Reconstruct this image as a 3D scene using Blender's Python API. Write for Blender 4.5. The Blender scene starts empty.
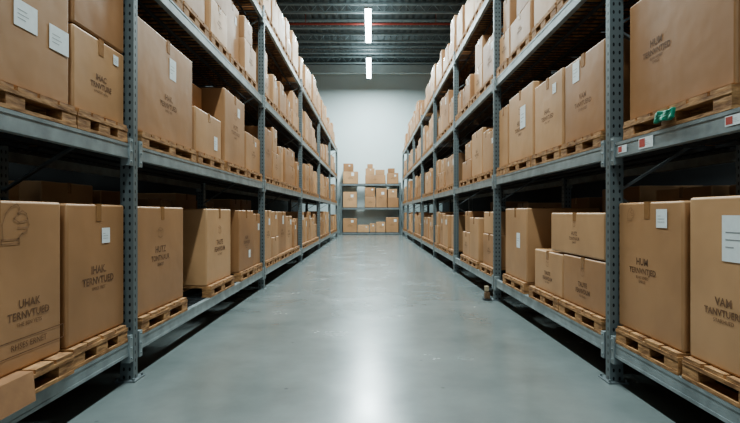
import bpy, bmesh, math, random
from mathutils import Matrix, Vector, Euler
R = random.Random(7)
scene = bpy.context.scene
COL = scene.collection
A = 1.76      # half aisle
CH = 1.25     # camera height

# ---------------------------------------------------------------- materials
def nodes(name):
    m = bpy.data.materials.new(name); m.use_nodes = True
    nt = m.node_tree; b = nt.nodes["Principled BSDF"]
    return m, nt, b
def simple(name, col, rough=0.6, metal=0.0, noise=0.0, scale=8.0, bump=0.0, emit=None, es=0):
    m, nt, b = nodes(name)
    b.inputs["Roughness"].default_value = rough
    b.inputs["Metallic"].default_value = metal
    tc = nt.nodes.new("ShaderNodeTexCoord")
    n = nt.nodes.new("ShaderNodeTexNoise"); n.inputs["Scale"].default_value = scale
    n.inputs["Detail"].default_value = 5
    nt.links.new(tc.outputs["Object"], n.inputs["Vector"])
    r = nt.nodes.new("ShaderNodeValToRGB")
    r.color_ramp.elements[0].position = 0.3; r.color_ramp.elements[1].position = 0.7
    r.color_ramp.elements[0].color = (*[c*(1-noise) for c in col], 1)
    r.color_ramp.elements[1].color = (*[min(1, c*(1+noise)) for c in col], 1)
    nt.links.new(n.outputs["Fac"], r.inputs["Fac"])
    nt.links.new(r.outputs["Color"], b.inputs["Base Color"])
    if bump:
        bp = nt.nodes.new("ShaderNodeBump"); bp.inputs["Strength"].default_value = bump
        bp.inputs["Distance"].default_value = 0.01
        nt.links.new(n.outputs["Fac"], bp.inputs["Height"]); nt.links.new(bp.outputs["Normal"], b.inputs["Normal"])
    if emit:
        b.inputs["Emission Color"].default_value = (*emit, 1); b.inputs["Emission Strength"].default_value = es
    return m

def cardboard():
    m, nt, b = nodes("cardboard")
    b.inputs["Roughness"].default_value = 0.47
    b.inputs["Specular IOR Level"].default_value = 0.45
    L = nt.links.new
    tc = nt.nodes.new("ShaderNodeTexCoord")
    oi = nt.nodes.new("ShaderNodeObjectInfo")
    add = nt.nodes.new("ShaderNodeVectorMath"); add.operation = 'ADD'
    L(tc.outputs["Object"], add.inputs[0]); L(oi.outputs["Location"], add.inputs[1])
    n = nt.nodes.new("ShaderNodeTexNoise"); n.inputs["Scale"].default_value = 1.8; n.inputs["Detail"].default_value = 3
    L(add.outputs[0], n.inputs["Vector"])
    r = nt.nodes.new("ShaderNodeValToRGB"); cr = r.color_ramp
    cr.elements[0].position = 0.0; cr.elements[0].color = (0.370, 0.186, 0.086, 1)
    cr.elements[1].position = 1.0; cr.elements[1].color = (0.580, 0.338, 0.180, 1)
    L(oi.outputs["Random"], r.inputs["Fac"])
    mx = nt.nodes.new("ShaderNodeMixRGB"); mx.blend_type = 'MULTIPLY'; mx.inputs[0].default_value = 1
    r2 = nt.nodes.new("ShaderNodeValToRGB")
    r2.color_ramp.elements[0].position = 0.3; r2.color_ramp.elements[0].color = (0.84, 0.83, 0.82, 1)
    r2.color_ramp.elements[1].position = 0.7; r2.color_ramp.elements[1].color = (1.06, 1.06, 1.06, 1)
    L(n.outputs["Fac"], r2.inputs["Fac"]); L(r.outputs[0], mx.inputs[1]); L(r2.outputs[0], mx.inputs[2])
    ge = nt.nodes.new("ShaderNodeNewGeometry")
    rp = nt.nodes.new("ShaderNodeValToRGB")
    rp.color_ramp.elements[0].position = 0.53; rp.color_ramp.elements[0].color = (0, 0, 0, 1)
    rp.color_ramp.elements[1].position = 0.60; rp.color_ramp.elements[1].color = (.55, .55, .55, 1)
    L(ge.outputs["Pointiness"], rp.inputs["Fac"])
    mw = nt.nodes.new("ShaderNodeMixRGB"); mw.inputs[2].default_value = (0.68, 0.46, 0.27, 1)
    L(rp.outputs[0], mw.inputs[0]); L(mx.outputs[0], mw.inputs[1])
    L(mw.outputs[0], b.inputs["Base Color"])
    bp = nt.nodes.new("ShaderNodeBump"); bp.inputs["Strength"].default_value = 0.45; bp.inputs["Distance"].default_value = 0.03
    L(n.outputs["Fac"], bp.inputs["Height"]); L(bp.outputs["Normal"], b.inputs["Normal"])
    return m

def post_mat():
    m, nt, b = nodes("perforated_steel")
    L = nt.links.new
    b.inputs["Roughness"].default_value = 0.45; b.inputs["Metallic"].default_value = 0.3
    tc = nt.nodes.new("ShaderNodeTexCoord"); sx = nt.nodes.new("ShaderNodeSeparateXYZ")
    L(tc.outputs["Object"], sx.inputs[0])
    def M(op, a, bb=None, c=None):
        n = nt.nodes.new("ShaderNodeMath"); n.operation = op
        for i, v in enumerate((a, bb, c)):
            if v is None: continue
            if isinstance(v, (int, float)): n.inputs[i].default_value = v
            else: L(v, n.inputs[i])
        return n.outputs[0]
    dx = M('ABSOLUTE', M('SUBTRACT', M('ABSOLUTE', sx.outputs[0]), 0.022))
    dy = M('ABSOLUTE', M('SUBTRACT', M('ABSOLUTE', sx.outputs[1]), 0.022))
    d = M('DIVIDE', M('MINIMUM', dx, dy), 0.0075)
    zz = M('MULTIPLY', M('SUBTRACT', M('FRACT', M('DIVIDE', sx.outputs[2], 0.06)), 0.5), 0.06)
    dz = M('DIVIDE', zz, 0.014)
    rr = M('ADD', M('MULTIPLY', d, d), M('MULTIPLY', dz, dz))
    mask = M('LESS_THAN', rr, 1.0)
    mx = nt.nodes.new("ShaderNodeMixRGB"); L(mask, mx.inputs[0])
    mx.inputs[1].default_value = (0.175, 0.198, 0.200, 1); mx.inputs[2].default_value = (0.016, 0.018, 0.020, 1)
    L(mx.outputs[0], b.inputs["Base Color"])
    return m

def floor_mat():
    m, nt, b = nodes("polished_concrete")
    L = nt.links.new
    tc = nt.nodes.new("ShaderNodeTexCoord")
    n = nt.nodes.new("ShaderNodeTexNoise"); n.inputs["Scale"].default_value = 1.3; n.inputs["Detail"].default_value = 7; n.inputs["Roughness"].default_value = 0.6
    L(tc.outputs["Object"], n.inputs["Vector"])
    r = nt.nodes.new("ShaderNodeValToRGB")
    r.color_ramp.elements[0].position = 0.25; r.color_ramp.elements[0].color = (0.135, 0.152, 0.147, 1)
    r.color_ramp.elements[1].position = 0.75; r.color_ramp.elements[1].color = (0.206, 0.225, 0.217, 1)
    L(n.outputs["Fac"], r.inputs["Fac"])
    vo = nt.nodes.new("ShaderNodeTexVoronoi"); vo.inputs["Scale"].default_value = 2.6
    L(tc.outputs["Object"], vo.inputs["Vector"])
    r3 = nt.nodes.new("ShaderNodeValToRGB")
    r3.color_ramp.elements[0].position = 0.02; r3.color_ramp.elements[0].color = (0.4, 0.4, 0.4, 1)
    r3.color_ramp.elements[1].position = 0.05; r3.color_ramp.elements[1].color = (1, 1, 1, 1)
    L(vo.outputs["Distance"], r3.inputs["Fac"])
    mx = nt.nodes.new("ShaderNodeMixRGB"); mx.blend_type = 'MULTIPLY'; mx.inputs[0].default_value = 0.5
    L(r.outputs[0], mx.inputs[1]); L(r3.outputs[0], mx.inputs[2]); L(mx.outputs[0], b.inputs["Base Color"])
    r2 = nt.nodes.new("ShaderNodeMapRange"); r2.inputs[3].default_value = 0.17; r2.inputs[4].default_value = 0.33
    L(n.outputs["Fac"], r2.inputs[0]); L(r2.outputs[0], b.inputs["Roughness"])
    b.inputs["Specular IOR Level"].default_value = 0.95
    return m

def wood_mat():
    m, nt, b = nodes("pallet_wood")
    L = nt.links.new
    b.inputs["Roughness"].default_value = 0.75
    tc = nt.nodes.new("ShaderNodeTexCoord"); oi = nt.nodes.new("ShaderNodeObjectInfo")
    add = nt.nodes.new("ShaderNodeVectorMath"); add.operation = 'ADD'
    L(tc.outputs["Object"], add.inputs[0]); L(oi.outputs["Location"], add.inputs[1])
    mp = nt.nodes.new("ShaderNodeMapping"); mp.inputs["Scale"].default_value = (10, 6, 30)
    L(add.outputs[0], mp.inputs[0])
    n = nt.nodes.new("ShaderNodeTexNoise"); n.inputs["Scale"].default_value = 1.6; n.inputs["Detail"].default_value = 6
    L(mp.outputs[0], n.inputs["Vector"])
    r = nt.nodes.new("ShaderNodeValToRGB")
    r.color_ramp.elements[0].position = 0.32; r.color_ramp.elements[0].color = (0.20, 0.092, 0.038, 1)
    r.color_ramp.elements[1].position = 0.66; r.color_ramp.elements[1].color = (0.50, 0.275, 0.125, 1)
    L(n.outputs["Fac"], r.inputs["Fac"]); L(r.outputs[0], b.inputs["Base Color"])
    bp = nt.nodes.new("ShaderNodeBump"); bp.inputs["Strength"].default_value = 0.4; bp.inputs["Distance"].default_value = 0.01
    L(n.outputs["Fac"], bp.inputs["Height"]); L(bp.outputs["Normal"], b.inputs["Normal"])
    return m

CARD = cardboard(); POST = post_mat(); FLOOR = floor_mat(); WOOD = wood_mat()
BEAM = simple("painted_steel_beam", (0.29, 0.322, 0.325), 0.42, 0.25, 0.25, 7)
STEEL = simple("galvanised_steel", (0.20, 0.22, 0.225), 0.5, 0.4, 0.15, 9)
DECK = simple("deck_steel", (0.08, 0.085, 0.09), 0.6, 0.3, 0.1)
TAPE = simple("packing_tape", (0.34, 0.178, 0.082), 0.22, 0, 0.08, 12)
SHEET = simple("raw_cardboard", (0.27, 0.135, 0.062), 0.8, 0, 0.15, 12)
INK = simple("printed_ink", (0.190, 0.097, 0.050), 0.7, 0, 0.3, 20)
FAINT = simple("faded_ink", (0.30, 0.158, 0.080), 0.7, 0, 0.2, 20)
PAPER = simple("label_paper", (0.78, 0.80, 0.79), 0.6, 0, 0.04, 30)
BLACK = simple("label_ink", (0.30, 0.30, 0.30), 0.6)
RED = simple("red_sticker", (0.50, 0.09, 0.07), 0.5)
GREEN = simple("green_plastic", (0.02, 0.26, 0.16), 0.4, 0, 0.25, 30, 0.5)
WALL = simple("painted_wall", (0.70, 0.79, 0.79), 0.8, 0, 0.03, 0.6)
SHADEW = simple("shade_toned_wall", (0.028, 0.029, 0.03), 0.85, 0, 0.15, 1)  # near-black colour stands in for the shade seen through rack gaps
CEIL = simple("dark_metal_ceiling", (0.085, 0.108, 0.115), 0.7, 0.0, 0.15, 2)
JOIST = simple("joist_steel", (0.26, 0.31, 0.32), 0.6, 0.0, 0.1, 4)
PALE = simple("pale_girder", (0.50, 0.56, 0.56), 0.6, 0.1, 0.05, 4)
REDP = simple("red_pipe_paint", (0.34, 0.065, 0.05), 0.5, 0.0, 0.1, 6)
LAMP = simple("lamp_diffuser", (0.9, 0.95, 1), 0.5, emit=(0.80, 0.96, 1.0), es=22)
HOUS = simple("lamp_housing", (0.5, 0.53, 0.54), 0.5, 0.2)
GUARD = simple("scuffed_guard", (0.16, 0.09, 0.045), 0.7, 0, 0.4, 25, 0.4)
WHITEP = simple("tan_plastic", (0.42, 0.33, 0.22), 0.6, 0, 0.2, 25)
RUBBER = simple("dark_rubber", (0.03, 0.03, 0.03), 0.8)

# ---------------------------------------------------------------- helpers
def link(name, me, mat=None, loc=(0, 0, 0), parent=None):
    o = bpy.data.objects.new(name, me)
    if mat is not None and me is not None and not me.materials: me.materials.append(mat)
    o.location = loc
    COL.objects.link(o)
    if parent: o.parent = parent
    return o
def tag(o, label, cat, group=None, kind=None):
    o["label"] = label; o["category"] = cat
    if group: o["group"] = group
    if kind: o["kind"] = kind
def addbox(bm, x0, x1, y0, y1, z0, z1, mi=0):
    vs = [bm.verts.new(p) for p in ((x0,y0,z0),(x1,y0,z0),(x1,y1,z0),(x0,y1,z0),(x0,y0,z1),(x1,y0,z1),(x1,y1,z1),(x0,y1,z1))]
    for f in ((0,3,2,1),(4,5,6,7),(0,1,5,4),(1,2,6,5),(2,3,7,6),(3,0,4,7)):
        fc = bm.faces.new([vs[i] for i in f]); fc.material_index = mi
def addbar(bm, p, q, w):
    p = Vector(p); q = Vector(q); d = (q-p); l = d.length
    m = Matrix.Translation((p+q)/2) @ d.to_track_quat('Z', 'Y').to_matrix().to_4x4() @ Matrix.Diagonal((w, w*0.5, l, 1))
    bmesh.ops.create_cube(bm, size=1, matrix=m)
def addcyl(bm, p, q, r, seg=12):
    p = Vector(p); q = Vector(q); d = (q-p); l = d.length
    m = Matrix.Translation((p+q)/2) @ d.to_track_quat('Z', 'Y').to_matrix().to_4x4()
    bmesh.ops.create_cone(bm, cap_ends=True, segments=seg, radius1=r, radius2=r, depth=l, matrix=m)
def fin(bm, name, *mats):
    me = bpy.data.meshes.new(name); bm.to_mesh(me); bm.free()
    for m in mats: me.materials.append(m)
    return me
def bev(o, w=0.004, s=2):
    b = o.modifiers.new("bevel", 'BEVEL'); b.width = w; b.segments = s; b.limit_method = 'ANGLE'

# ---------------------------------------------------------------- prints
def textmesh(body, size, bold, bm, cx, cy, res=2):
    cu = bpy.data.curves.new("t", 'FONT'); cu.body = body; cu.size = size
    cu.align_x = 'CENTER'; cu.offset = bold; cu.resolution_u = res
    cu.space_character = 1.02
    o = bpy.data.objects.new("t", cu); COL.objects.link(o)
    dg = bpy.context.evaluated_depsgraph_get(); dg.update()
    me = bpy.data.meshes.new_from_object(o.evaluated_get(dg))
    me.transform(Matrix.Translation((cx, cy, 0)))
    bm.from_mesh(me)
    bpy.data.objects.remove(o); bpy.data.curves.remove(cu); bpy.data.meshes.remove(me)
def stroke(bm, pts, w, closed=False):
    n = len(pts)
    for i in range(n if closed else n-1):
        p = Vector((*pts[i], 0)); q = Vector((*pts[(i+1) % n], 0)); d = (q-p).normalized(); s = Vector((-d.y, d.x, 0))*w/2
        e = d*w*0.4
        bm.faces.new([bm.verts.new(v) for v in (p-e-s, q+e-s, q+e+s, p-e+s)])
def icon_hand(bm, cx, cy, s):
    f = lambda L: [(cx+x*s, cy+y*s) for x, y in L]
    w = .026*s
    stroke(bm, f([(-.45,-.45),(-.48,-.1),(-.35,.2),(-.18,.35),(.02,.42),(.12,.32),(.05,.18),(.22,.25),(.36,.18),(.4,.05),(.46,-.1),(.38,-.26),(.2,-.32),(.05,-.45)]), w)
    stroke(bm, f([(.05,.18),(-.08,.05),(.1,-.04),(.36,.0)]), w); stroke(bm, f([(.05,-.17),(.38,-.17)]), w)
    stroke(bm, f([(-.5,-.45),(.1,-.45),(.1,-.56),(-.5,-.56)]), w, True)
def icon_crate(bm, cx, cy, s):
    f = lambda L: [(cx+x*s, cy+y*s) for x, y in L]
    stroke(bm, f([(-.5,-.35),(.1,-.5),(.5,-.3),(.5,.25),(-.1,.45),(-.5,.25)]), 0.05*s, True)
    stroke(bm, f([(-.5,.25),(.1,.1),(.5,.25)]), 0.05*s); stroke(bm, f([(.1,.1),(.1,-.5)]), 0.05*s)
def mkprint(lines, icon=None, extra=None, res=2):
    bm = bmesh.new(); y = 0; ic = None
    if icon:
        bi = bmesh.new()
        if icon == 'hand': icon_hand(bi, -0.13, 0.53, 0.27)
        if icon == 'hands': icon_hand(bi, -0.20, 0.42, 0.13)
        if icon == 'crate': icon_crate(bi, 0, 0.13, 0.11)
        ic = fin(bi, "printed_emblem", FAINT)
    for t, s, b in lines:
        y -= s*0.5
        textmesh(t, s, b, bm, 0, y-s*0.25, res)
        y -= s*0.52
    if extra == 'barcode':
        stroke(bm, [(-.38, y-.17), (.38, y-.17), (.38, y-.07), (-.38, y-.07)], 0.006, True)
        textmesh("RHSES ERNET", 0.06, 0, bm, 0, y-0.138, res)
    return fin(bm, "printed_text", INK), ic
PR = {
 'a': mkprint([("IHAK.", .095, .0022), ("TERNVTUED", .088, .0020), ("EMSES TBET", .040, 0)]),
 'b': mkprint([("IHAC", .085, .0018), ("TRNVTURE", .078, .0018), ("EHNSE BO AENG", .035, 0)]),
 'c': mkprint([("HUTZ", .090, .002), ("TONTNAUR", .075, .0015), ("SEMSET", .045, .0005)], 'crate'),
 'd': mkprint([("HUM", .092, .0022), ("TERNVNTJED", .075, .0015), ("BLHE SEMED", .038, 0), ("EARGE", .038, 0)], 'hands'),
 'g': mkprint([("HUM", .095, .0022), ("TERNVNTJED", .077, .0015), ("BLHE SEMED", .038, 0), ("EARGE", .038, 0)]),
 'e': mkprint([("VAM", .080, .0015), ("TANVTUERD", .066, .0013), ("STARHUED", .040, .0)]),
 'h': mkprint([("TAUTE", .090, .0024), ("FEANVDUM", .085, .0020), ("BO SENET", .042, 0)], 'crate'),
 'f': mkprint([("UHAK", .078, .0012), ("TERNVTUED", .074, .0010), ("THE SEN VETS", .040, 0)], 'hand', 'barcode'),
}
def lab(wide, high, seed, red=False):
    r = random.Random(seed); bm = bmesh.new()
    def q(x0, x1, y0, y1, z, mi):
        f = bm.faces.new([bm.verts.new(p) for p in ((x0,y0,z),(x1,y0,z),(x1,y1,z),(x0,y1,z))]); f.material_index = mi
    q(-wide/2, wide/2, -high/2, high/2, 0, 0)
    for k in range(3):
        q(-wide*.36, wide*r.uniform(-.1, .3), high*(-.2+.16*k), high*(-.2+.16*k)+high*.022, .0006, 1)
    if red: q(-wide*.45, -wide*.05, -high*.35, high*.4, .001, 2)
    return fin(bm, "shipping_label", PAPER, BLACK, RED)
LB = [lab(.15, .19, 1), lab(.12, .12, 2), lab(.18, .14, 3)]
def face_m(face, side):
    if face == 'aisle':
        if side > 0: c = ((0,-1,0),(0,0,1),(-1,0,0))
        else: c = ((0,1,0),(0,0,1),(1,0,0))
    else: c = ((1,0,0),(0,0,1),(0,-1,0))
    return Matrix(c).transposed().to_4x4()

# ---------------------------------------------------------------- cardboard box
def box_mesh(dx, dy, h, bulge):
    bm = bmesh.new(); bmesh.ops.create_cube(bm, size=1)
    bmesh.ops.subdivide_edges(bm, edges=bm.edges[:], cuts=5, use_grid_fill=True)
    ph = R.uniform(0, 6)
    for v in bm.verts:
        x, y, z = v.co*2
        b = bulge*(1+.25*math.sin(ph+3*x+2*y+2.3*z))
        if abs(x) > .99: v.co.x += math.copysign(b/dx*(1-y*y)*(1-z*z), x)
        if abs(y) > .99: v.co.y += math.copysign(b/dy*(1-x*x)*(1-z*z), y)
        if z > .99: v.co.z += b/h*(1-x*x)*(1-y*y)*.7
    for v in bm.verts:
        v.co = Vector((v.co.x*dx, v.co.y*dy, (v.co.z+.5)*h))
    for f in bm.faces: f.smooth = True
    for e in bm.edges:
        if e.calc_face_angle(0) > .8: e.smooth = False
    return fin(bm, "cardboard_box", CARD)
OFF = .0030
def tape_mesh(dx, dy, h):
    bm = bmesh.new(); t = .03; e = .0034; d = min(.11, h*.2)
    addbox(bm, -dx/2-e, dx/2+e, -t, t, h+.0005, h+e)
    for s in (-1, 1):
        a, b = sorted((s*(dx/2+.0005), s*(dx/2+e))); addbox(bm, a, b, -t, t, h-d, h+.001)
    return fin(bm, "packing_tape", TAPE)
TONES = {'big': "large cardboard box", 'med': "brown cardboard box", 'small': "small cardboard box"}
def place_box(side, y0, y1, z, h, depth=.85, setb=.05, pr=None, label=None, prf='aisle', yaw=0, where="on pallet",
              xc=None, grp=None, lpos=None, prz=None, prs=1.0, prx=0.0, labels=None, ls=1.0):
    dy = y1-y0; dx = depth
    me = box_mesh(dx, dy, h, .0022)
    if xc is None: xc = side*(A+setb+dx/2)
    o = link("cardboard_box", me, None, (xc, (y0+y1)/2, z))
    o.rotation_euler = (0, 0, yaw); bev(o, .014, 3)
    size = 'big' if h*dy > .75 else ('med' if h*dy > .3 else 'small')
    ex = []
    if pr: ex.append("printed text")
    if label is not None: ex.append("white label")
    tag(o, TONES[size]+(" with "+" and ".join(ex) if ex else "")+" "+where, "box", grp or "cardboard boxes on the racks")
    link("packing_tape", tape_mesh(dx, dy, h), None, (0, 0, 0), o)
    def put(me, name, u, zz, s, face, off=OFF):
        m = face_m(face, side)
        if face == 'aisle': p = Vector((-side*(dx/2+off), u*dy/2*(-1 if side > 0 else 1), zz))
        else: p = Vector((u*dx/2, -dy/2-off, zz))
        c = link(name, me, None, (0, 0, 0), o)
        c.matrix_local = Matrix.Translation(p) @ m @ Matrix.Scale(s, 4)
        return c
    wface = dy if prf == 'aisle' else dx
    if pr:
        s = min(wface, h*1.15)*prs*.95
        put(PR[pr][0], "printed_text", prx, h*(prz if prz else .58), s, prf)
        if PR[pr][1]: put(PR[pr][1], "printed_emblem", prx, h*(prz if prz else .58), s, prf)
    if label is not None:
        lp = labels or [lpos or (R.uniform(.1, .55), R.uniform(.72, .82))]
        for q in lp:
            put(LB[label], "shipping_label", q[0], h*q[1], min(1.0, h*1.1)*ls, prf, OFF+.001)
    return o

# ---------------------------------------------------------------- pallet
PH = .125
LV = [.31, 1.76, 3.15, 4.55]
frames = {-1: [3.76+4.54*k for k in range(-1, 6)], 1: [3.73+3.45*k for k in range(-1, 8)]}
def pallet_mesh(dx, dy):
    bm = bmesh.new()
    n = max(4, int(dy/.16)); w = dy/n
    for i in range(n):
        y = -dy/2+i*w; j = R.uniform(-.006, .006)
        addbox(bm, -dx/2+abs(j), dx/2-abs(j), y+.012+j, y+w-.012+j*.5, PH-.022, PH)
    for k in (-1, 0, 1):
        x = k*(dx/2-.05)
        addbox(bm, x-.05, x+.05, -dy/2, dy/2, PH-.044, PH-.022)
        addbox(bm, x-.05, x+.05, -dy/2, dy/2, 0, .02)
        for j in (-1, 0, 1):
            y = j*(dy/2-.07); addbox(bm, x-.047, x+.047, y-.068, y+.068, .02, PH-.044)
    bmesh.ops.recalc_face_normals(bm, faces=bm.faces[:])
    return fin(bm, "wooden_pallet", WOOD)
PC = {}
def place_pallet(side, y0, y1, z, dx=1.0, setb=.012, xc=None, grp=None):
    for p in frames[side]:
        if y0 < p < y1: raise ValueError("pallet across post %g %g" % (y0, y1))
        if y0 < p+.108 and y1 > p: y0 = p+.108
        if y1 > p-.108 and y0 < p: y1 = p-.108
    dy = int((y1-y0)*100)/100
    if (dx, dy) not in PC: PC[(dx, dy)] = pallet_mesh(dx, dy)
    if xc is None: xc = side*(A+setb+dx/2)
    o = link("wooden_pallet", PC[(dx, dy)], None, (xc, (y0+y1)/2, z+.001))
    tag(o, "slatted wooden pallet under a cardboard box on a rack shelf", "pallet", grp or "wooden pallets on the racks")
    return o

# ---------------------------------------------------------------- racks
DEPTH = 1.1; BH = .11
PT = 4.68
def post_mesh(h):
    bm = bmesh.new(); w = .05; t = .004
    prof = [(-w, -w), (w, -w), (w, w*.3), (w-.014, w*.3), (w-.014, w*.3-t), (w-t, w*.3-t), (w-t, -w+t), (-w+t, -w+t), (-w+t, w-t), (w-t-.02, w-t), (w-t-.02, w), (-w, w)]
    lo = [bm.verts.new((x, y, 0)) for x, y in prof]; hi = [bm.verts.new((x, y, h)) for x, y in prof]
    n = len(prof)
    for i in range(n): bm.faces.new((lo[i], lo[(i+1) % n], hi[(i+1) % n], hi[i]))
    bmesh.ops.recalc_face_normals(bm, faces=bm.faces[:])
    return fin(bm, "upright_post", POST)
def foot_mesh():
    bm = bmesh.new(); addbox(bm, -.075, .075, -.085, .085, 0, .012)
    for sx in (-1, 1):
        for sy in (-1, 1): addcyl(bm, (sx*.06, sy*.07, .012), (sx*.06, sy*.07, .03), .009, 6)
    return fin(bm, "foot_plate", STEEL)
def beam_mesh(l):
    bm = bmesh.new()
    addbox(bm, -.02, .025, -l/2, l/2, -BH, 0)
    addbox(bm, -.023, -.02, -l/2, l/2, -.022, -.002); addbox(bm, -.023, -.02, -l/2, l/2, -BH+.002, -BH+.022)
    for s in (-1, 1):
        a, b = sorted((s*l/2, s*(l/2-.05)))
        addbox(bm, -.032, .03, a, b, -BH-.05, .04)
        for zz in (-BH-.02, -BH/2, .02):
            addcyl(bm, (-.032, (a+b)/2, zz), (-.040, (a+b)/2, zz), .008, 6)
    return fin(bm, "shelf_beam", BEAM)
def deck_mesh(l, dep):
    bm = bmesh.new()
    n = int(l/.10)
    for i in range(n+1):
        y = -l/2+.02+i*(l-.04)/n; addbox(bm, -dep/2, dep/2, y-.006, y+.006, -.012, -.001)
    for k in range(5):
        x = -dep/2+.03+k*(dep-.06)/4; addbox(bm, x-.015, x+.015, -l/2, l/2, -.035, -.012)
    return fin(bm, "wire_deck", DECK)
def brace_mesh(dep, h):
    bm = bmesh.new(); z = .15; s = 1; st = .62
    addbar(bm, (-dep/2, 0, z), (dep/2, 0, z), .035)
    while z+st < h:
        addbar(bm, (-s*dep/2, 0, z), (s*dep/2, 0, z+st), .035); z += st; s = -s
    addbar(bm, (-dep/2, 0, h-.08), (dep/2, 0, h-.08), .035)
    return fin(bm, "diagonal_brace", STEEL)
PM = post_mesh(PT); FM = foot_mesh(); BM_ = brace_mesh(DEPTH-.1, PT)
for side in (-1, 1):
    fr = frames[side]
    root = link("pallet_rack", None, None, (side*(A+DEPTH/2), 0, 0))
    tag(root, "long grey steel pallet rack with perforated posts and four shelf levels", "storage rack", "pallet racks lining the aisle")
    for y in fr:
        for s2, fx in ((0, A+.05), (1, A+DEPTH-.05)):
            o = link("upright_post", PM, None, (side*fx-root.location.x, y, .0), root)
            o.scale = (-1 if (side > 0) == (s2 == 0) else 1, 1, 1)
            link("foot_plate", FM, None, (side*fx-root.location.x, y, 0), root)
        link("diagonal_brace", BM_, None, (0, y, 0), root)
    L = fr[1]-fr[0]; l = L-.102
    bmm = beam_mesh(l); dm = deck_mesh(l, DEPTH-.08)
    for i in range(len(fr)-1):
        yc = (fr[i]+fr[i+1])/2
        for z in LV:
            for fx in (A+.035, A+DEPTH-.035):
                o = link("shelf_beam", bmm, None, (side*fx-root.location.x, yc, z), root)
                o.scale = (side if fx < A+.5 else -side, 1, 1)
            link("wire_deck", dm, None, (0, yc, z), root)
    if side > 0:
        for (yy, zz, s, red) in ((3.22, 1.705, .85, True), (3.52, 1.70, .62, True), (2.44, 1.705, .6, True)):
            c = link("beam_label", lab(.20, .085, int(yy*100), red), None, (0, 0, 0), root)
            c.matrix_local = Matrix.Translation((A+.0105-root.location.x, yy, zz)) @ face_m('aisle', 1) @ Matrix.Scale(s, 4)
            c["label"] = "white and red location sticker"

# ---------------------------------------------------------------- goods placed from the photo
def unit(side, lv, ya, yb, h, psetb=.012, **k):
    z = LV[lv]
    place_pallet(side, ya-.015, yb+.015, z, setb=psetb)
    return place_box(side, ya, yb, z+PH+.002, h, **k)
# left low
unit(-1, 0, 1.90, 2.92, .875, psetb=-.02, pr='f', setb=.05, prz=.42, prs=.80, prx=.47)
unit(-1, 0, 2.98, 3.67, .87, pr='a', label=1, lpos=(.25, .76), prz=.54, prs=1.15, ls=.9)
unit(-1, 0, 3.87, 4.83, .865, pr='c', prz=.62, prs=.95, prx=-.1)
unit(-1, 0, 5.55, 6.50, .86, pr='h', setb=.06, prz=.58, prs=1.0)
unit(-1, 0, 6.84, 7.66, .85, pr='g', label=1, setb=.04, lpos=(.4, .25))
o = place_box(-1, 7.69, 8.19, LV[0]+PH+.002, .80, label=1); place_pallet(-1, 7.69, 8.2, LV[0])
# left first
unit(-1, 1, 2.00, 3.00, .98, label=2, labels=[(.24, .40), (.80, .37)], setb=.05)
unit(-1, 1, 3.04, 3.67, .52, pr='b', label=1, lpos=(.6, .85), prz=.55, prs=1.15)
place_box(-1, 3.04, 3.67, LV[1]+PH+.53, .52, where="on another box")
unit(-1, 1, 3.87, 5.08, .90, pr='a', label=0, lpos=(.15, .74), prz=.46, prs=.75)
unit(-1, 1, 5.16, 6.05, .47, label=0, lpos=(.5, .36), depth=.8, ls=1.6)
place_box(-1, 5.20, 5.95, LV[1]+PH+.48, .36, depth=.6, setb=.25, where="on another box")
unit(-1, 1, 6.20, 7.18, .92, pr='c', label=1)
unit(-1, 1, 7.26, 8.18, .55, pr='e', label=1)
# right low
unit(1, 0, 1.85, 2.84, .90, pr='e', label=0, lpos=(-.27, .76), prs=.80, prz=.42, ls=1.25, prx=-.44)
unit(1, 0, 2.90, 3.65, .885, pr='d', label=1, lpos=(.45, .88), prz=.58, prs=1.0, prx=-.15)
place_pallet(1, 3.83, 4.72, LV[0]); place_box(1, 3.84, 4.70, LV[0]+PH+.002, .43, pr='h', prz=.52, prs=1.35)
place_pallet(1, 4.73, 5.62, LV[0]); place_box(1, 4.72, 5.52, LV[0]+PH+.002, .42, pr='h', prz=.52, prs=1.3)
place_box(1, 3.87, 5.02, LV[0]+PH+.442, .375, pr='c', where="on two smaller boxes", prs=1.3, prz=.56)
unit(1, 0, 5.80, 6.72, .87, setb=.05, label=0, lpos=(.3, .55), pr=None)
# right first
place_pallet(1, 2.45, 3.52, LV[1])
place_box(1, 2.48, 3.50, LV[1]+PH+.002, .80, pr='g', prz=.60, prs=.75, prx=-.35)
unit(1, 1, 3.87, 4.66, .72, pr='e', label=0, lpos=(-.35, .84), prz=.55, prs=1.15, ls=1.2)
unit(1, 1, 4.72, 5.52, .74, pr='a', label=1, prs=.9)
unit(1, 1, 5.58, 6.55, .84, pr='c', label=0, lpos=(.25, .6), ls=1.5)
unit(1, 1, 6.60, 7.05, .80)
pg = None
for ob in scene.objects:
    if ob.name.startswith("wooden_pallet") and ob.location.x > 0 and abs(ob.location.z-LV[1]) < .01 and 2.5 < ob.location.y < 3.3: pg = ob
bm = bmesh.new(); addbox(bm, -.02, .006, -.09, .09, -.03, .03)
bmesh.ops.subdivide_edges(bm, edges=bm.edges[:], cuts=3, use_grid_fill=True)
for v in bm.verts: v.co.x += .005*math.sin(v.co.y*70+v.co.z*50)-.004; v.co.z += .006*math.sin(v.co.y*45)
g = link("plastic_wrap", fin(bm, "plastic_wrap", GREEN), None, (-.508, .0, .07), pg); bev(g, .006, 2); g["label"] = "teal green plastic wrap"
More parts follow.
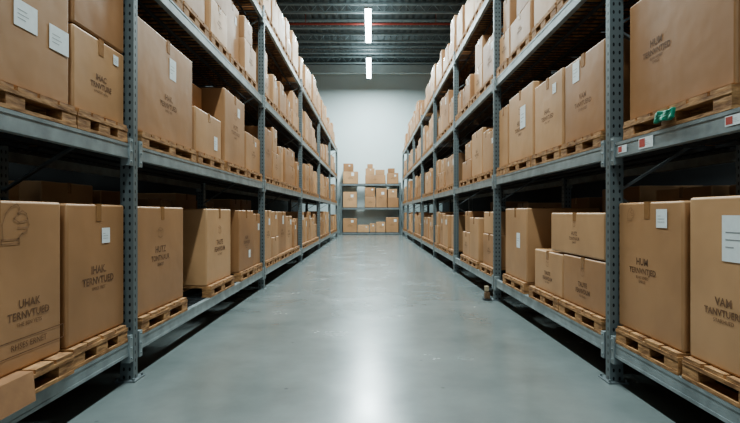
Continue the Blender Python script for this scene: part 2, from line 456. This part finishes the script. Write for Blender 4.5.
# loose folded sheet hanging over the pallet edge in front of the nearest box
bm = bmesh.new(); yy0, yy1 = 2.15, 2.56
zt = LV[0]+.001+PH+.001
prof = [(-(A+.045), zt), (-(A-.030), zt), (-(A-.075), zt-.13)]
rows = []
for i, (px, pz) in enumerate(prof):
    rows.append([bm.verts.new((px, yy0+(yy1-yy0)*t/4-(.05*t/4 if i == 2 else 0), pz)) for t in range(5)])
for a, b in zip(rows, rows[1:]):
    for t in range(4): bm.faces.new((a[t], b[t], b[t+1], a[t+1]))
cs = link("cardboard_sheet", fin(bm, "cardboard_sheet", SHEET))
so = cs.modifiers.new("thickness", 'SOLIDIFY'); so.thickness = .005; so.offset = 1
if cs.data.polygons[0].normal.z < 0: so.offset = -1
tag(cs, "loose bent cardboard flap hanging over the edge of a pallet", "cardboard sheet")

# ---------------------------------------------------------------- the remaining goods
def fill(side, lv, ys, ye):
    y = ys; z = LV[lv]; keys = list('abcegh'); top = 1.12 if lv in (1, 2) else (1.18 if lv == 3 else 1.0)
    fr = frames[side]
    while y < ye:
        w = R.uniform(.62, 1.05) if y < 12 else R.uniform(.55, .95)
        for p in fr:
            if y+w > p-.12 and y < p+.12:
                if y < p-.12 and p-.12-y > .45: w = p-.12-y
                else: y = p+.12; w = R.uniform(.7, 1.0)
                break
        if y+w > ye+.3: break
        place_pallet(side, y, y+w, z)
        zb = z+PH+.002; t = R.random(); far_pr = R.choice(keys) if R.random() < .6 else None
        la = R.choice([0, 1, 2]) if R.random() < .65 else None
        sb = R.uniform(.03, .09); d = .80 if y < 15 else .75
        if t < .42:
            place_box(side, y+.02, y+w-.02, zb, R.uniform(.62, .9)*min(1, top/.98), setb=sb, pr=far_pr, label=la, depth=d)
        elif t < .78:
            h1 = R.uniform(.36, .5); h2 = R.uniform(.3, min(.48, top-.13-h1-.02))
            place_box(side, y+.02, y+w-.02, zb, h1, setb=sb, pr=far_pr, depth=d)
            place_box(side, y+.04, y+w*R.choice([1, .75])-.04, zb+h1+.005, h2, setb=sb+.01, label=la, where="on another box", pr=R.choice([None, 'b']), depth=d)
        else:
            h1 = R.uniform(.4, .75)
            place_box(side, y+.015, y+w/2-.008, zb, h1, setb=sb, label=la, depth=d)
            place_box(side, y+w/2+.008, y+w-.015, zb, h1+R.uniform(-.12, .12), setb=sb+.02, pr=far_pr, depth=d)
        y += w+R.choice([.03, .04, .06, .18 if lv == 0 else .08])
for side, s0 in ((-1, 8.42), (1, 7.30)):
    fill(side, 0, s0, frames[side][-1]-.2)
    fill(side, 1, s0, frames[side][-1]-.2)
    fill(side, 2, 3.9, frames[side][-1]-.2)
    fill(side, 3, 7.35 if side > 0 else 6.6, frames[side][-1]-.2)
for side in (-1, 1):
    y = 2.6
    while y < 13:
        wd = R.uniform(.8, 1.05); h1 = R.uniform(.72, .8)
        place_box(side, y, y+wd, 0.001, h1, xc=side*3.65, depth=.8, where="on the floor", grp="boxes stacked behind the racks")
        place_box(side, y+.02, y+wd-.02, h1+.006, R.uniform(.6, .85), xc=side*3.65, depth=.78, where="on another box", grp="boxes stacked behind the racks")
        y += wd+R.uniform(.05, .5)

# ---------------------------------------------------------------- far cross rack
BY = 28.75
root = link("pallet_rack", None, None, (0, BY+.5, 0))
tag(root, "short grey steel rack across the aisle end against the wall", "storage rack")
pm2 = post_mesh(3.0)
for x in (-1.7, 1.7):
    for dyy in (-.45, .45): link("upright_post", pm2, None, (x, dyy, 0), root)
bm = bmesh.new(); addbox(bm, -1.64, 1.64, -.02, .02, -.1, 0); b2 = fin(bm, "shelf_beam", STEEL)
bm = bmesh.new()
for i in range(9): addbox(bm, -1.65, 1.65, -.45+i*.102, -.45+i*.102+.08, -.018, 0)
d2 = fin(bm, "shelf_deck", DECK)
for z in (.12, 1.55, 2.92):
    for dyy in (-.45, .45): link("shelf_beam", b2, None, (0, dyy, z), root)
    link("shelf_deck", d2, None, (0, 0, z+.018), root)
G2 = "cardboard boxes on the end rack"
def eb(x0, x1, z, h, pr=None, lb=None, w="on rack", d=.8):
    place_box(0, BY+.06, BY+.06+d, z+.02, h, depth=x1-x0, xc=(x0+x1)/2, prf='cam', pr=pr, label=lb, where=w, grp=G2, ls=1.3)
for x0, x1, h in ((-1.6, -.80, .80), (-.76, -.10, .42), (-.06, .28, .5), (.31, .85, .6), (.88, 1.6, .86)): eb(x0, x1, .12, h, 'b' if h > .5 else None, 1)
eb(-1.6, -.80, 1.55, .90, 'c', 1)
eb(-.34, .28, 1.55, .62, 'b', None); eb(-.34, .24, 2.175, .52, None, 1, "on another box")
eb(.31, .93, 1.55, 1.10, 'c', 1)
eb(.97, 1.6, 1.55, .55, None, None); eb(.99, 1.52, 2.105, .50, 'b', 1, "on another box")
eb(-1.6, -.74, 2.92, .70, 'b', 0); eb(-1.58, -1.02, 3.625, .46, None, 1, "on another box")
eb(-.32, .85, 2.92, .50, 'c', None); eb(-.30, .22, 3.425, .38, None, 1, "on another box"); eb(.27, .80, 3.425, .30, None, None, "on another box")
eb(-.20, .12, 3.81, .24, None, None, "on another box")
eb(.95, 1.6, 2.92, .62, 'b', 1); eb(1.0, 1.38, 3.545, .26, None, None, "on another box")

# ---------------------------------------------------------------- small guard by the post
bm = bmesh.new()
addbox(bm, -.035, .035, -.055, .045, .023, .11); addbox(bm, -.030, .022, -.03, .038, .105, .125)
g = fin(bm, "post_guard", GUARD)
gp = link("post_guard", g, None, (1.675, 7.20, 0)); bev(gp, .008, 2)
tag(gp, "small brown and tan guard on the floor beside a rack post", "post guard")
bm = bmesh.new(); addbox(bm, -.034, .020, -.034, .030, .126, .20); wc = link("tan_cap", fin(bm, "tan_cap", WHITEP), None, (0, 0, 0), gp); bev(wc, .008, 2)
bm = bmesh.new(); addbox(bm, -.055, .055, -.07, .07, 0, .022); gb = link("rubber_base", fin(bm, "rubber_base", RUBBER), None, (0, 0, 0), gp); bev(gb, .005)

# ---------------------------------------------------------------- the room
def struct(name, x0, x1, y0, y1, z0, z1, mat, label=None):
    bm = bmesh.new(); addbox(bm, x0, x1, y0, y1, z0, z1)
    o = link(name, fin(bm, name, mat)); o["kind"] = "structure"
    if label: o["label"] = label
    return o
W = 4.3; Y0 = -7; Y1 = 30; CZ = 9.95
struct("floor", -W, W, Y0, Y1+.2, -.2, 0, FLOOR, "polished grey concrete warehouse floor")
struct("wall_back", -W, W, Y1, Y1+.2, 0, CZ, WALL, "plain pale grey painted end wall")
struct("wall_left", -W-.2, -W, Y0, Y1+.2, 0, CZ, SHADEW, "side wall coloured dark as shade behind the rack")
struct("wall_right", W, W+.2, Y0, Y1+.2, 0, CZ, SHADEW, "side wall coloured dark as shade behind the rack")
bm = bmesh.new()   # corrugated deck ceiling
x = -W
while x < W:
    addbox(bm, x, x+.15, Y0, Y1+.2, CZ, CZ+.1); addbox(bm, x+.15, x+.3, Y0, Y1+.2, CZ+.06, CZ+.1); x += .3
c = link("ceiling", fin(bm, "ceiling", CEIL)); c["kind"] = "structure"; c["label"] = "dark corrugated metal warehouse ceiling"
n = 1; y = 1.5
while y < 28:
    bm = bmesh.new()
    addbox(bm, -W, W, y-.06, y+.06, CZ-.07, CZ); addbox(bm, -W, W, y-.06, y+.06, CZ-.42, CZ-.34)
    k = -W
    while k < W-.3:
        addbar(bm, (k, y, CZ-.38), (k+.3, y, CZ-.03), .03); addbar(bm, (k+.3, y, CZ-.03), (k+.6, y, CZ-.38), .03); k += .6
    o = link("trim_%d" % n, fin(bm, "trim", JOIST)); o["kind"] = "structure"; o["label"] = "open web steel roof joist"
    n += 1; y += 1.75
struct("trim_%d" % n, -W, W, 28.9, 29.2, CZ-.60, CZ-.15, PALE, "pale steel girder near the end wall"); n += 1
for (px, yy, zz, r, mt, nm) in ((0, 21.5, CZ-.57, .05, REDP, "red"), (0, 25.0, CZ-.52, .035, STEEL, "grey"), (0, 17.8, CZ-.52, .04, STEEL, "grey")):
    bm = bmesh.new(); addcyl(bm, (-W, yy, zz), (W, yy, zz), r, 14)
    for k in range(-1, 2): addcyl(bm, (k*2.8, yy, zz), (k*2.8, yy, CZ-.001), .012, 6)
    o = link("sprinkler_pipe", fin(bm, "sprinkler_pipe", mt))
    tag(o, nm+" steel sprinkler pipe hung across below the ceiling", "pipe")

# light fixtures
FZ = CH+7.45; FL = 3.6
for k, (yy, en) in enumerate(((-3.4, 230), (2.7, 400), (8.4, 510), (14.1, 580), (20.1, 630), (25.9, 760))):
    root = link("ceiling_light", None, None, (-.1, yy, FZ))
    tag(root, "long white linear fluorescent light fixture hanging below the ceiling", "ceiling light", "linear ceiling lights")
    bm = bmesh.new(); addbox(bm, -.13, .13, -FL/2, FL/2, .03, .10); link("lamp_housing", fin(bm, "lamp_housing", HOUS), None, (0, 0, 0), root)
    bm = bmesh.new(); addbox(bm, -.11, .11, -FL/2+.02, FL/2-.02, 0, .029); link("diffuser", fin(bm, "diffuser", LAMP), None, (0, 0, 0), root)
    bm = bmesh.new()
    for s in (-1, 1): addcyl(bm, (0, s*1.3, .10), (0, s*1.3, CZ-FZ-.001), .008, 6)
    link("hanging_cable", fin(bm, "hanging_cable", STEEL), None, (0, 0, 0), root)
    for ceiling_fill in (0, 1):  # second area lamp faces upward, added as fill to brighten the ceiling
        ld = bpy.data.lights.new("lamp_and_fill", 'AREA'); ld.shape = 'RECTANGLE'; ld.size = .22; ld.size_y = FL-.05
        ld.energy = 60 if ceiling_fill else en; ld.color = (.82, .98, 1.0)
        lo = bpy.data.objects.new("lamp_and_fill", ld); COL.objects.link(lo); lo.parent = root
        lo.location = (0, 0, .112 if ceiling_fill else -.012)
        if ceiling_fill: lo.rotation_euler = (math.pi, 0, 0)

w = bpy.data.worlds.new("w"); scene.world = w; w.use_nodes = True
w.node_tree.nodes["Background"].inputs[0].default_value = (.76, .93, 1, 1)
w.node_tree.nodes["Background"].inputs[1].default_value = .8

cam = bpy.data.cameras.new("camera"); co = bpy.data.objects.new("camera", cam); COL.objects.link(co)
co.location = (0, 0, CH); co.rotation_euler = (math.radians(90), 0, 0)
cam.sensor_width = 36; cam.lens = 500/740*36; cam.shift_y = .002; cam.shift_x = -.001; cam.clip_end = 200
scene.camera = co
try:
    scene.view_settings.view_transform = 'AgX'; scene.view_settings.look = 'AgX - Medium High Contrast'
except Exception: pass
